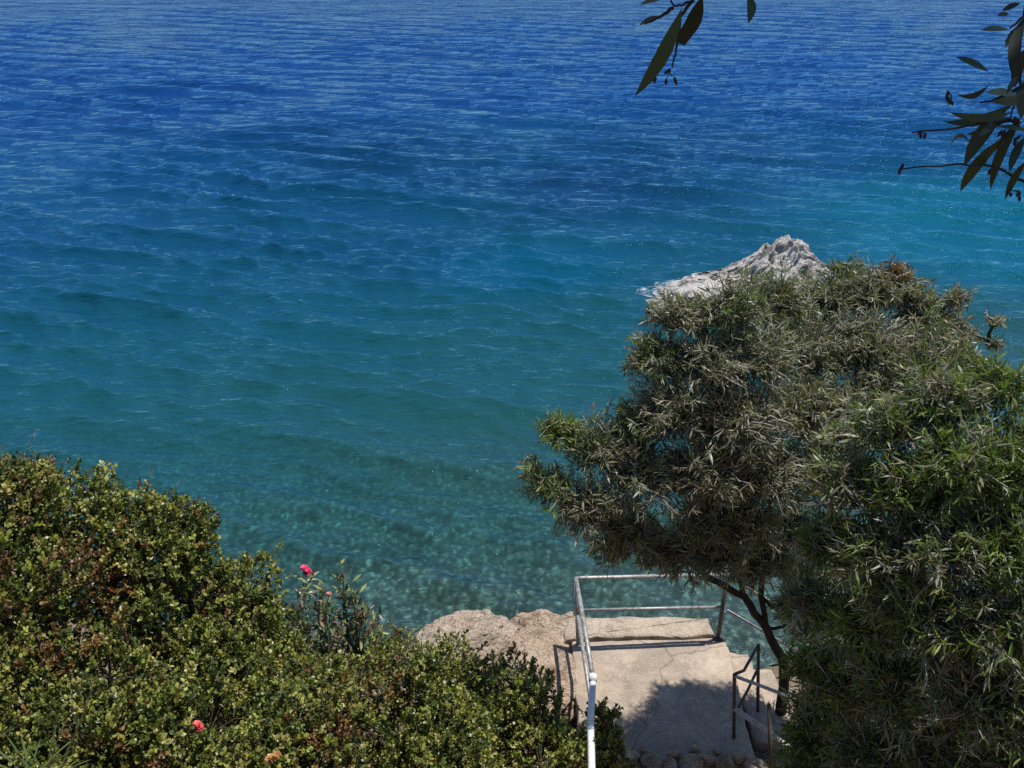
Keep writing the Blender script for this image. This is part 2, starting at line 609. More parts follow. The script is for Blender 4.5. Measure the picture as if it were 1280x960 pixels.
# stepped path that climbs from the landing towards the viewer
V, fl, lt = [], [], []
ysn = np.linspace(7.58, 1.0, 190)
xn = np.linspace(0.62, 2.75, 36)
Xp, Yp = np.meshgrid(xn, ysn)
run = 0.42
st = (7.5 - Yp) / run
cl = np.floor(st) + np.clip((st - np.floor(st) - 0.86) / 0.14, 0, 1)
Zp = 1.60 + np.clip(cl, -1, None) * 0.19 * 1.25
Zp = np.maximum(Zp, ground_z(Xp, Yp, False) - 0.05 + 0.1 * (Yp < 6.6))
pp = np.c_[Xp.ravel(), Yp.ravel(), np.zeros(Xp.size)]
Zp += (fbm(pp, 3.5, 4, 50) * 0.05).reshape(Xp.shape)
Zp[:, 0] -= 0.4; Zp[:, -1] -= 0.4; Zp[0] -= 0.3
idx = np.arange(Xp.size).reshape(Xp.shape)
q = np.stack([idx[:-1, :-1], idx[:-1, 1:], idx[1:, 1:], idx[1:, :-1]], -1).reshape(-1, 4)[:, ::-1]
o = mesh_np("path", np.c_[Xp.ravel(), Yp.ravel(), Zp.ravel()], q.ravel(), np.full(len(q), 4), M_path, smooth=True)
tag(o, "stepped earth path climbing from the concrete landing", "path", kind="structure")


# ------------------------------------------------------------------ railings
def metal(name, base, worn, rough=0.45, m=0.0, amount=(0.5, 0.62)):
    k = N(name)
    p = k.pos()
    f = k.noise(p, 18, 6, 0.7)
    c = k.mix(k.ramp(f, [(amount[0], 0.0), (amount[1], 1.0)]), base, worn)
    return k.finish(k.principled(c, rough, k.bump(f, 0.3, 0.004), metal=m))


M_galv = metal("galvanised_pipe", (0.33, 0.34, 0.34), (0.20, 0.17, 0.145), 0.5, 0.3, amount=(0.46, 0.6))
M_white = metal("white_painted_pipe", (0.64, 0.65, 0.65), (0.36, 0.33, 0.30), 0.4, amount=(0.57, 0.66))
M_rust = metal("rusty_dark_pipe", (0.055, 0.05, 0.047), (0.10, 0.062, 0.04), 0.7)
M_greyrail = metal("weathered_grey_pipe", (0.42, 0.40, 0.38), (0.22, 0.17, 0.13), 0.6)

H = 0.96
UP = Vector((0, 0, 1))
t = thing("metal_railing", FL, "pale metal pipe railing along the seaward edge and left side of the landing", "railing")


def pipe(name, pts, r, mat, parent, sides=10):
    m = MB(); m.tube(pts, r, sides); return m.build(name, mat, parent)


FLt, FRt = P(720, 723, FL.y), FR + UP * H + Vector((0.03, 0, 0))
NLt = P(741, 847, 7.9)
pipe("post", [FL - UP * 0.05, FLt], 0.026, M_galv, t)
pipe("post", [FR - UP * 0.05, FRt], 0.026, M_rust, t)
pipe("post", [Vector((NLt.x + 0.02, 7.93, PLAT_Z - 0.05)), NLt], 0.024, M_galv, t)
pipe("top_rail", [FRt + Vector((0.04, 0, 0)), FLt.lerp(FRt, 0.04) + UP * 0.003, FLt + UP * 0.0], 0.025, M_galv, t)
pipe("top_rail", [FLt, FLt.lerp(NLt, 0.5) + UP * 0.015, NLt], 0.026, M_galv, t)
pipe("mid_rail", [FL.lerp(FLt, 0.53) + Vector((0.02, 0, 0)), FR.lerp(FRt, 0.5)], 0.020, M_galv, t)
pipe("mid_rail", [FL.lerp(FLt, 0.5), Vector((NLt.x + 0.015, 7.93, PLAT_Z + 0.47))], 0.022, M_galv, t)
M_iron = M_rust
m = MB(); m.box(FR.x, FR.y, PLAT_Z + 0.012, 0.11, 0.10, 0.02); m.build("foot_plate", M_rust, t, False)

t = thing("white_handrail", P(741, 850, 7.85), "white painted handrail climbing from the landing towards the viewer", "handrail")
hp = [P(741, 846, 7.87), P(741, 856, 7.8), P(738, 905, 7.0), P(739, 936, 6.55), P(740, 985, 5.9), P(742, 1060, 5.0)]
pipe("rail", hp, 0.034, M_white, t, 12)
for i in (2, 4, 5):
    b = hp[i]
    pipe("post", [Vector((b.x + 0.02, b.y, float(ground_z(b.x, b.y)) - 0.2)), b], 0.022, M_greyrail, t)
m = MB(); m.tube([P(741, 843, 7.9), P(741, 852, 7.83)], 0.042, 12); m.build("joint_collar", M_white, t)

t = thing("stair_railing", FR + Vector((0.1, 0.02, 0)), "thin pale stair rail sloping down beside the sea steps behind the tree trunk", "railing")
e1 = FRt + Vector((1.25, 0.25, -1.02))
pipe("top_rail", [FRt + Vector((0.06, 0.0, -0.06)), e1], 0.018, M_galv, t)
pipe("mid_rail", [FR.lerp(FRt, 0.48) + Vector((0.06, 0, -.03)), FR.lerp(FRt, 0.5) + Vector((1.25, 0.25, -1.02))], 0.017, M_galv, t)
pipe("post", [Vector((e1.x - 0.02, e1.y, -0.1)), e1 + UP * 0.02], 0.022, M_rust, t)

t = thing("rusty_railing", PZ(918, 925, PLAT_Z), "dark rusty pipe railing with sagging rails at the landing's near right corner", "railing")
p1b, p1t = PZ(919, 922, PLAT_Z), P(918, 843, 8.0)
p2b, p2t = P(949, 885, 8.6), P(948, 806, 8.62)
p3b, p3t = P(966, 965, 7.45), P(961, 880, 7.6)
for a, b in ((p1b, p1t), (p2b, p2t), (p3b, p3t)):
    pipe("post", [a - UP * 0.15, b], 0.019, M_rust, t, 8)
pipe("top_rail", [p2t, P(930, 838, 8.3), p1t + UP * 0.0], 0.017, M_rust, t, 8)
pipe("mid_rail", [P(948, 834, 8.62), P(935, 862, 8.3), P(919, 892, 8.0)], 0.016, M_rust, t, 8)
pipe("top_rail", [P(918, 845, 8.0), P(945, 855, 7.85), P(992, 873, 7.6)], 0.018, M_greyrail, t, 8)
pipe("lower_rail", [P(918, 886, 8.0), P(955, 911, 7.8), P(1000, 945, 7.45)], 0.028, M_greyrail, t, 8)

# ------------------------------------------------------------------ rocks
_ico = {}


def ico(sub):
    if sub not in _ico:
        import bmesh
        bm = bmesh.new()
        bmesh.ops.create_icosphere(bm, subdivisions=sub, radius=1.0)
        bm.verts.ensure_lookup_table()
        _ico[sub] = (np.array([tuple(v.co) for v in bm.verts]), np.array([[v.index for v in f.verts] for f in bm.faces]))
        bm.free()
    return _ico[sub]


def rock_mesh(name, centre, radii, seed, mat, sub=6, rough=0.28, facet=0.16, rz=0.0, parent=None, prof=None):
    V, Fc = ico(sub)
    V = V.copy()
    d = V.copy()
    q = d * np.array(radii) / max(radii) * 2
    r = 1 + rough * fbm(d, 1.5, 5, seed, 0.55)
    ridge = np.abs(fbm(d * np.array(radii) / min(radii), 2.4, 5, seed + 20, 0.6))
    r = r - facet * (0.6 - ridge * 1.7)
    fine = fbm(d * np.array(radii) / min(radii), 9, 4, seed + 40, 0.6)
    r = r + 0.022 * fine
    V = d * r[:, None]
    # bedding steps
    lay = V[:, 2] * 6 + fbm(d, 2, 2, seed + 60) * 1.2
    V[:, :2] *= (1 + 0.05 * np.clip(np.sin(lay * 2.2) * 2, -1, 1))[:, None]
    V *= np.array(radii)
    if prof is not None:
        V = prof(V)
    c, s = math.cos(rz), math.sin(rz)
    V = np.c_[V[:, 0] * c - V[:, 1] * s, V[:, 0] * s + V[:, 1] * c, V[:, 2]] + np.array(centre)
    return mesh_np(name, V, Fc.ravel(), np.full(len(Fc), 3), mat, None, False, parent)


M_rock = rock_material("beige_limestone", (0.19, 0.13, 0.09), (0.45, 0.35, 0.255), (0.58, 0.485, 0.385), 1.3, 1.0, warm=(0.46, 0.33, 0.225))
M_rockg = rock_material("pale_limestone", (0.17, 0.13, 0.10), (0.46, 0.39, 0.315), (0.60, 0.535, 0.455), 1.3, 1.0, warm=(0.47, 0.36, 0.26))
M_searock = rock_material("sea_limestone", (0.085, 0.08, 0.075), (0.44, 0.425, 0.40), (0.64, 0.62, 0.59), 0.8, 1.0)
r = rock_mesh("shore_rock", P(588, 806, 9.75), (0.72, 0.55, 0.30), 3, M_rockg, rz=0.15, rough=0.20, facet=0.13)
tag(r, "pale pitted limestone ledge behind the green shrub, leftmost on the shore edge", "rock")
r = rock_mesh("shore_rock", P(690, 806, 9.98), (0.66, 0.42, 0.42), 8, M_rock, rz=-0.2, rough=0.20, facet=0.14)
tag(r, "beige limestone rock with a dark hollow against the left end of the landing", "rock")
r = rock_mesh("shore_rock", P(672, 855, 9.15), (0.60, 0.85, 0.42), 15, M_rock, rough=0.14, facet=0.06)
tag(r, "smooth sandy beige rock sloping beside the railing's left side", "rock")
r = rock_mesh("shore_rock", P(540, 822, 9.5), (0.42, 0.3, 0.2), 23, M_rockg, sub=5)
tag(r, "low white boulder half hidden by leaves, lowest of the shore rocks", "rock")

t = thing("sea_rock", (8.0, 26.0, 0.0), "tall pale grey limestone rock rising from the sea behind the tree", "rock")


def peak(V):
    V = V.copy()
    x = V[:, 0]
    V[:, 2] *= 0.50 + 0.98 * np.exp(-((x - 0.95) / 1.15) ** 2)
    # upright clefts
    q = np.c_[V[:, 0], V[:, 1], V[:, 2] * 0.3]
    cl = np.abs(fbm(q, 1.5, 4, 77, 0.6))
    V[:, 2] -= 0.17 * np.exp(-(cl / 0.10) ** 2) * np.clip(V[:, 2], 0, 1)
    V[:, 1] += 0.14 * np.exp(-(cl / 0.12) ** 2)
    return V


rock_mesh("peak", P(946, 374, 25.3), (2.55, 1.9, 1.25), 37, M_searock, rough=0.16, facet=0.10, parent=t, prof=peak, sub=7)
rock_mesh("shoulder", P(880, 382, 24.8), (1.0, 1.2, 0.62), 44, M_searock, parent=t, sub=5)
r = rock_mesh("reef_rock", P(850, 384, 24.6), (0.95, 0.75, 0.33), 66, M_searock, sub=5)
tag(r, "low wave washed rock at the left foot of the tall sea rock", "rock")

k = N("sea_foam")
p = k.pos()
f = k.noise(p, 5.5, 7, 0.72, 0.8)
al = k.ramp(f, [(0.46, 0.0), (0.74, 0.75)])
b = k.n("BsdfPrincipled")
b.inputs["Base Color"].default_value = (0.62, 0.66, 0.66, 1)
b.inputs["Roughness"].default_value = 0.7
k.set(b.inputs["Alpha"], al)
M_foam = k.finish(b.outputs[0])


def foam(cx, cy, rx, ry, seed):
    n = 40
    V = [(cx, cy, 0.14)]
    for rr in (0.5, 1.0):
        for j in range(n):
            a = 2 * math.pi * j / n
            q = np.array([[math.cos(a) * 2, math.sin(a) * 2, seed]])
            s_ = rr * (1 + 0.45 * float(fbm(q, 1.0, 3, seed)[0]))
            V.append((cx + rx * s_ * math.cos(a), cy + ry * s_ * math.sin(a), 0.13 if rr < 1 else 0.06))
    F_ = [(0, 1 + j, 1 + (j + 1) % n) for j in range(n)] + [(1 + j, 1 + n + j, 1 + n + (j + 1) % n, 1 + (j + 1) % n) for j in range(n)]
    o = mesh_np("foam", np.array(V), [i for f in F_ for i in f], [len(f) for f in F_], M_foam, smooth=True)
    tag(o, "white foam washing round the foot of the sea rock", "foam", kind="stuff")


pf = PZ(862, 366, 0)
foam(pf.x, pf.y, 1.35, 1.1, 3)

# loose stones at the foot of the frame
stones = [(790, 948, .10), (815, 955, .13), (842, 944, .08), (862, 958, .15), (884, 950, .09), (905, 956, .12), (925, 949, .10),
          (835, 962, .12), (775, 962, .11), (945, 962, .13), (803, 937, .05), (868, 936, .06), (897, 940, .05)]
words = ["flat", "rounded", "small", "broad", "cracked", "tilted", "angular", "chunky", "squat", "wedge shaped", "tiny", "little", "thin"]
first = None
for i, (px, py, rr) in enumerate(stones):
    pz = PZ(px, py, 1.66)
    if i < 4:
        o = rock_mesh("loose_stone", (0, 0, 0), (rr, rr * 0.8, rr * 0.55), 100 + i, M_rock, sub=4)
        base_r = rr
        if i == 0: protos = []
        protos.append((o, rr))
    else:
        src, base_r = protos[i % 4]
        o = src.copy(); C.objects.link(o)
        o.scale = [rr / base_r * random.uniform(0.85, 1.15) for _ in range(3)]
    o.rotation_euler = (random.uniform(-.3, .3), random.uniform(-.3, .3), random.uniform(0, 6))
    o.location = (pz.x, pz.y, pz.z + rr * 0.12)
    tag(o, "pale loose stone lying on the path at the bottom edge below the landing", "stone", "loose stones on the path")

# ------------------------------------------------------------------ foliage
M_mastic = leaf_material("mastic_leaf", 0.40, 0.5, 0.25)
M_acacia = leaf_material("acacia_leaf", 0.42, 0.5, 0.42)
M_hang = leaf_material("eucalyptus_leaf", 0.45, 0.4, 0.06)
M_bark = bark_material("dark_bark", (0.014, 0.012, 0.010), (0.045, 0.038, 0.033))
M_twig = bark_material("pale_grey_twig", (0.22, 0.20, 0.175), (0.46, 0.43, 0.39), 30)
M_stem = bark_material("brown_stem", (0.05, 0.035, 0.025), (0.16, 0.12, 0.09), 30)

OVAL = ((0.3, 0.85), (0.68, 0.95))
NARROW = ((0.25, 0.7), (0.6, 1.0))
GREENS = np.array([(.095, .118, .020), (.15, .175, .030), (.22, .232, .046), (.058, .08, .018), (.30, .295, .085)])
BROWNS = np.array([(.17, .085, .030), (.13, .07, .03), (.21, .12, .045), (.10, .075, .03)])
GREYG = np.array([(.14, .148, .088), (.20, .205, .14), (.11, .116, .07), (.30, .30, .23), (.16, .168, .115)])
FRESH = np.array([(.11, .165, .035), (.15, .21, .045), (.085, .13, .032), (.19, .23, .075)])
DRYG = np.array([(.19, .185, .12), (.27, .26, .19), (.15, .15, .09), (.20, .165, .105)])


def pick(pal, k):
    c = pal[RNG.integers(0, len(pal), k)]
    return c * RNG.uniform(0.75, 1.3, (k, 1)) * RNG.uniform(0.93, 1.07, (k, 3))


def shrub(name, label, cat, blobs, dens=1.0, brown=None, pal=GREENS, group=None, leaf=(0.034, 0.0115), sprig=(0.07, 0.15), mat=None):
    """blobs: (px, py, radius in px, D). Twigs tipped with small oval leaves spread over the outside of each clump"""
    cs = [P(px, py, D) for px, py, r_, D in blobs]
    rs = [r_ * 0.95 * depth(c) / F for (px, py, r_, D), c in zip(blobs, cs)]
    base = sum(cs, Vector()) / len(cs)
    base.z = float(ground_z(base.x, base.y)) - 0.05
    t = thing(name, base, label, cat, group)
    CA, RA = np.array([tuple(c) for c in cs]), np.array(rs)
    B, Dd, Nn, T, LL = [], [], [], [], []
    st = MB()
    seed = int(abs(base.x * 100) + abs(base.y * 37))
    for i, (c, r_) in enumerate(zip(CA, RA)):
        k = int(1050 * (r_ / 0.45) ** 2 * dens)
        d = rand_dir(k)
        d = d[d[:, 2] > -0.45]
        k = len(d)
        lump = fbm(c + d * r_, 1.5, 2, seed + 2) * 0.32 + fbm(c + d * r_, 3.2, 3, seed) * 0.80 + fbm(c + d * r_, 9.0, 2, seed + 4) * 0.20
        rad = r_ * (1 + lump) * (1 - 0.42 * RNG.random(k) ** 2.0)
        rad = rad + (RNG.random(k) < 0.06) * RNG.uniform(0.03, 0.16, k)      # shoots that stick out
        tip = c + d * rad[:, None]
        # thinner where the clump dips: leaves dark gaps
        keep = RNG.random(k) < np.clip(0.66 + 1.9 * lump, 0.04, 1)
        # nothing deep inside a neighbouring clump
        for j in range(len(CA)):
            if j != i:
                keep &= np.linalg.norm(tip - CA[j], axis=1) > RA[j] * 0.55
        tip, d = tip[keep], d[keep]
        ki = max(30, k // 4)
        inn = c + rand_dir(ki) * (r_ * 0.62 * RNG.random((ki, 1)) ** 0.5)
        inn[:, 2] -= RNG.uniform(0, 1.3 * r_, ki)
        tip, d = np.concatenate([tip, inn]), np.concatenate([d, rand_dir(ki)])
        k = len(tip)
        ax = unit(d * 0.7 + np.array([0, 0, 0.65]) + RNG.normal(0, 0.45, (k, 3)))
        ln = RNG.uniform(*sprig, k)
        bz = np.zeros(k)
        if brown is not None:
            bz = np.clip(fbm(tip, 1.6, 3, seed + 9) * 2.4 + brown, 0.02, 0.9)
        isb = RNG.random(k) < bz
        nl = 13
        big = RNG.uniform(0.6, 1.35, k)
        tw = np.where(isb[:, None], pick(BROWNS, k), pick(pal, k))
        for q in range(nl):
            f_ = (q + 0.6) / nl
            ph = q * 2.4 + RNG.uniform(0, 6.28, k)
            u = unit(np.cross(ax, np.array([0.31, 0.52, 0.8])))
            v = np.cross(ax, u)
            rdl = u * np.cos(ph)[:, None] + v * np.sin(ph)[:, None]
            op = RNG.uniform(0.55, 1.25, k) * (1.15 - 0.55 * f_)
            B.append(tip + ax * (ln * (f_ - 0.75))[:, None])
            Dd.append(ax * np.cos(op)[:, None] + rdl * np.sin(op)[:, None] + RNG.normal(0, 0.12, (k, 3)))
            Nn.append(ax + RNG.normal(0, 0.35, (k, 3)))
            T.append(tw * RNG.uniform(0.75, 1.3, (k, 1)))
            LL.append(leaf[0] * big * RNG.uniform(0.75, 1.2, k))
        # branches from the foot to the clump, a few finer ones out to its skin
        cv = Vector(c)
        foot = Vector((cv.x * 0.5 + base.x * 0.5, cv.y, 0)); foot.z = float(ground_z(foot.x, foot.y)) - 0.05
        st.tube(wander(foot, cv, 6, 0.06), np.linspace(0.022, 0.010, 6), 6)
        for q in range(min(k, 40)):
            e = Vector(tip[RNG.integers(0, k)])
            st.tube(wander(cv, e, 4, 0.06), np.linspace(0.006, 0.0025, 4), 4, False)
    B, Dd, Nn, T, LL = (np.concatenate(a) for a in (B, Dd, Nn, T, LL))
    W = LL * leaf[1] / leaf[0] * RNG.uniform(0.8, 1.2, len(LL))
    leaf_mesh(B, Dd, Nn, LL, W, RNG.uniform(-0.1, 0.35, len(LL)), OVAL, T, "foliage", mat or M_mastic, t, 0.25)
    st.build("stems", M_stem, t)
    return t


G = "evergreen shrubs covering the slope"
shrub("mastic_shrub", "tall green evergreen shrub with a round top, highest on the left against the water", "shrub",
      [(150, 665, 62, 6.9), (95, 650, 55, 6.9), (215, 685, 58, 7.0), (130, 740, 70, 6.6), (235, 755, 62, 6.8), (180, 720, 60, 6.6)], brown=-0.55, group=G)
shrub("mastic_shrub", "dark spiky little shrub sticking up behind the rounded left shrubs", "shrub",
      [(240, 640, 17, 7.2), (243, 665, 22, 7.2), (236, 690, 24, 7.2)], brown=-0.2, group=G, leaf=(0.026, 0.008))
shrub("mastic_shrub", "brown tinged shrub cut by the left picture edge", "shrub",
      [(10, 640, 55, 6.4), (35, 615, 40, 6.6), (-20, 720, 80, 6.2), (50, 720, 62, 6.2), (20, 790, 70, 5.9), (-30, 660, 60, 6.4)], brown=0.48, group=G)
shrub("mastic_shrub", "green shrub whose right flank slopes down to the pink oleander", "shrub",
      [(290, 745, 50, 7.0), (312, 790, 45, 6.9), (270, 800, 62, 6.6), (330, 830, 50, 6.6), (225, 840, 60, 6.3), (300, 860, 60, 6.3)], brown=-0.5, group=G)
shrub("mastic_shrub", "yellow green shrub in the lower left corner behind the strap leaved plant", "shrub",
      [(55, 870, 75, 5.6), (140, 850, 70, 5.8), (-10, 900, 80, 5.4), (110, 930, 80, 5.3), (20, 980, 90, 5.0), (190, 920, 70, 5.5)], brown=-0.1, group=G)
shrub("mastic_shrub", "leafy shrub at the bottom holding one red flower", "shrub",
      [(260, 920, 70, 5.7), (330, 935, 70, 5.8), (220, 980, 80, 5.4), (300, 990, 80, 5.4), (380, 985, 75, 5.6), (375, 890, 60, 6.1)], brown=-0.4, group=G)
shrub("mastic_shrub", "wide bright green shrub in front of the pale shore rocks", "shrub",
      [(440, 868, 58, 6.7), (505, 860, 58, 6.9), (565, 868, 55, 7.0), (395, 860, 50, 6.7), (470, 920, 65, 6.3), (545, 925, 65, 6.4), (430, 960, 70, 6.0), (520, 980, 75, 6.0)], brown=-0.55, group=G)
shrub("mastic_shrub", "dense green shrub pressed against the white handrail", "shrub",
      [(625, 885, 55, 7.0), (675, 905, 48, 7.1), (712, 930, 42, 7.1), (615, 935, 62, 6.6), (675, 955, 60, 6.6), (590, 985, 70, 6.3), (730, 960, 40, 6.9), (660, 995, 65, 6.3)], brown=-0.35, group=G)
shrub("mastic_shrub", "thin leafy tuft just right of the white handrail", "shrub",
      [(753, 900, 20, 7.35), (756, 930, 25, 7.25), (756, 962, 28, 7.1)], brown=-0.35, group=G)
shrub("heath_shrub", "small feathery shrub standing behind the wide shrub near the rocks", "shrub",
      [(497, 790, 17, 7.8), (500, 812, 24, 7.7), (482, 818, 18, 7.7), (520, 822, 20, 7.7)], brown=0.1, leaf=(0.020, 0.005), sprig=(0.06, 0.14), dens=1.4)
shrub("heath_shrub", "fine light green shrub at the foot of the left slope beside the oleander", "shrub",
      [(338, 770, 20, 7.6), (345, 795, 26, 7.5), (325, 760, 16, 7.6)], brown=0.05, leaf=(0.022, 0.005), pal=FRESH, dens=1.3)
shrub("heath_shrub", "reddish bushy tuft topping the left shrubs near the picture edge", "shrub",
      [(20, 588, 20, 7.0), (50, 590, 16, 7.0), (58, 580, 10, 7.0), (-10, 590, 24, 7.0), (35, 605, 22, 7.0)], brown=0.45, leaf=(0.022, 0.005), dens=1.3)


def tree(name, label, trunk_paths, lobes, leaf=(0.10, 0.017), pals=None, dens=1.0, droop=0.35, group=None, back=0.0, limb_r=0.022, mat=None):
    """trunk_paths: lists of (point, radius). lobes: (px, py, radius px, D, palette key, amount)"""
    base = trunk_paths[0][0][0]
    t = thing(name, base, label, "tree", group)
    for pth in trunk_paths:
        m = MB()
        pts = [p for p, r_ in pth]; rr = [r_ for p, r_ in pth]
        # finer, slightly bent
        P2, R2 = [], []
        for a in range(len(pts) - 1):
            for s_ in range(4):
                f_ = s_ / 4
                P2.append(Vector(pts[a]).lerp(Vector(pts[a + 1]), f_) + Vector([random.gauss(0, 0.010) for _ in range(3)]) * (s_ > 0))
                R2.append((rr[a] * (1 - f_) + rr[a + 1] * f_) * random.uniform(0.9, 1.1))
        P2.append(Vector(pts[-1])); R2.append(rr[-1])
        m.tube(P2, R2, 10)
        m.build("trunk", M_bark, t)
    nodes = [Vector(p) for pth in trunk_paths for p, r_ in pth[1:]]
    tw = MB()
    B, Dd, T, LL = [], [], [], []
    order = sorted(range(len(lobes)), key=lambda i: min((P(lobes[i][0], lobes[i][1], lobes[i][3]) - n_).length for n_ in nodes))
    for i in order:
        px, py, rp, D, pk, amt = lobes[i]
        if back:
            near_ = 7.70 + (D - 7.45) * 0.45 - 0.2 * min(max((py - 540) / 80, 0), 1)
            f_ = min(max((px - 915) / 95, 0), 1)
            D = near_ * (1 - f_) + (D + 1.1 - 0.25 * min(max((py - 540) / 80, 0), 1)) * f_
        c = P(px, py, D)
        r_ = rp * depth(c) / F
        near = min(nodes, key=lambda n_: (n_ - c).length)
        pth = wander(near, c, 7, 0.045)
        m = MB(); m.tube(pth, np.linspace(limb_r, 0.009, 7), 7); m.build("limb", M_bark, t)
        nodes += pth[3::2]
        k = int(230 * (r_ / 0.5) ** 2 * dens * amt)
        d = rand_dir(k)
        d[:, 2] = np.where(d[:, 2] < -0.5, -d[:, 2] * 0.5, d[:, 2])
        d = unit(d)
        lump = fbm(np.array(c) + d * r_, 2.6, 3, i * 7 + 3) * 0.45 + RNG.normal(0, 0.09, k)
        rad = r_ * (1 + lump) * (0.42 + 0.58 * RNG.random(k) ** 0.55)
        tip = np.array(c) + d * rad[:, None]
        pal = pals[pk]
        tcol = pick(pal, k)
        mixed = RNG.random(k) < 0.12
        tcol[mixed] = pick(DRYG, mixed.sum())
        for q in range(k):
            e = Vector(tip[q])
            root = c.lerp(e, random.uniform(0.05, 0.4)) + Vector([random.gauss(0, 0.05) for _ in range(3)])
            out = (e - root)
            if out.length < 0.12:
                out = Vector(d[q]) * 0.15
                root = e - out
            pt = wander(root, e, 5, 0.05)
            if random.random() < 0.8:
                tw.tube(pt, np.linspace(0.0085, 0.003, 5), 3, False)
            nl = random.randint(15, 22)
            A_ = np.array([tuple(p_) for p_ in pt])
            f_ = RNG.uniform(0.10, 1.03, nl)
            s_ = np.clip(f_, 0, 0.999) * 4
            ii = s_.astype(int)
            pos = A_[ii] + (A_[np.minimum(ii + 1, 4)] - A_[ii]) * (s_ - ii)[:, None]
            ax = unit(A_[-1] - A_[0])
            dd = unit(ax * 0.55 + RNG.normal(0, 0.62, (nl, 3)) + np.array([0, 0, -droop]))
            B.append(pos); Dd.append(dd)
            T.append(np.repeat(tcol[q:q + 1], nl, 0) * RNG.uniform(0.7, 1.35, (nl, 1)))
            LL.append(leaf[0] * RNG.uniform(0.55, 1.2, nl))
    B, Dd, T, LL = (np.concatenate(a) for a in (B, Dd, T, LL))
    leaf_mesh(B, Dd, RNG.normal(size=B.shape) + [0, 0, 0.7], LL, LL * leaf[1] / leaf[0] * 0.5 * RNG.uniform(0.7, 1.3, len(LL)),
              RNG.uniform(-0.15, 0.45, len(LL)), NARROW, T, "crown", M_acacia, t, 0.15)
    tw.build("twigs", M_twig, t)
    return t


PALS = {"g": GREYG, "f": FRESH, "b": BROWNS, "d": DRYG, "m": np.concatenate([GREYG, FRESH])}
tb = P(988, 850, 8.75); tb.z = 0.75
tree("acacia_tree", "grey green narrow leaved tree leaning over the landing, its dark forked trunk by the steps",
     [[(tb, .065), (P(980, 832, 8.75), .056), (P(958, 785, 8.65), .047), (P(930, 745, 8.55), .040), (P(885, 722, 8.4), .034), (P(845, 690, 8.25), .026), (P(810, 640, 7.9), .014)],
      [(P(958, 785, 8.65), .034), (P(951, 745, 8.6), .030), (P(955, 690, 8.5), .026), (P(965, 600, 8.4), .020), (P(985, 500, 8.2), .010)],
      [(P(930, 745, 8.55), .026), (P(905, 660, 8.3), .022), (P(880, 560, 7.8), .010)]],
     [(700, 540, 34, 7.3, "f", 1.0), (745, 565, 48, 7.3, "m", 1.0), (690, 610, 34, 7.2, "m", .9), (735, 640, 48, 7.2, "d", .9), (790, 670, 48, 7.4, "d", 1.0), (668, 585, 18, 7.2, "f", .6),
      (850, 690, 45, 7.7, "d", .9), (800, 600, 58, 7.2, "g", 1.0), (795, 535, 44, 7.4, "m", 1.0), (935, 715, 30, 8.0, "d", .8), (985, 760, 30, 8.0, "g", .8), (820, 450, 42, 7.6, "m", 1.0), (850, 400, 42, 7.9, "g", 1.0), (850, 520, 65, 7.3, "d", 1.0), (880, 460, 60, 7.6, "g", 1.0),
      (910, 395, 48, 7.9, "m", 1.0), (965, 380, 50, 8.0, "m", 1.0), (1030, 380, 50, 8.0, "g", 1.0), (1085, 370, 46, 8.0, "g", 1.0), (1115, 345, 24, 8.1, "b", .9), (1150, 400, 40, 8.0, "m", .9),
      (1195, 375, 20, 8.0, "d", .8), (1190, 420, 34, 7.8, "d", .8), (940, 450, 62, 7.5, "g", 1.0), (1010, 440, 62, 7.5, "g", 1.0), (1080, 440, 60, 7.5, "g", 1.0), (1140, 470, 55, 7.3, "m", 1.0),
      (920, 530, 66, 7.2, "g", 1.0), (990, 520, 64, 7.1, "g", 1.0), (1060, 520, 62, 7.0, "g", 1.0), (880, 600, 62, 7.2, "d", 1.0), (950, 600, 62, 7.2, "g", .95), (1010, 600, 58, 7.0, "g", 1.0),
      (930, 660, 52, 7.5, "d", .9), (880, 655, 50, 7.5, "d", .9), (900, 700, 36, 7.6, "d", .9), (960, 700, 40, 7.6, "g", .9), (1000, 720, 38, 7.8, "g", .9), (1010, 780, 34, 7.9, "m", .9), (825, 690, 36, 7.5, "d", .9), (765, 690, 26, 7.5, "d", .9), (985, 670, 45, 7.5, "g", .8), (1160, 440, 44, 7.6, "g", 1.0), (1200, 460, 40, 7.4, "m", 1.0), (1100, 480, 50, 7.2, "g", 1.0), (1130, 370, 34, 8.1, "g", 1.0), (1060, 345, 26, 8.2, "m", 1.0), (1247, 400, 11, 7.9, "d", .7), (1240, 430, 14, 7.8, "d", .6)],
     pals=PALS, dens=1.5, leaf=(0.096, 0.0125), back=0.95, mat=M_acacia, droop=0.2)

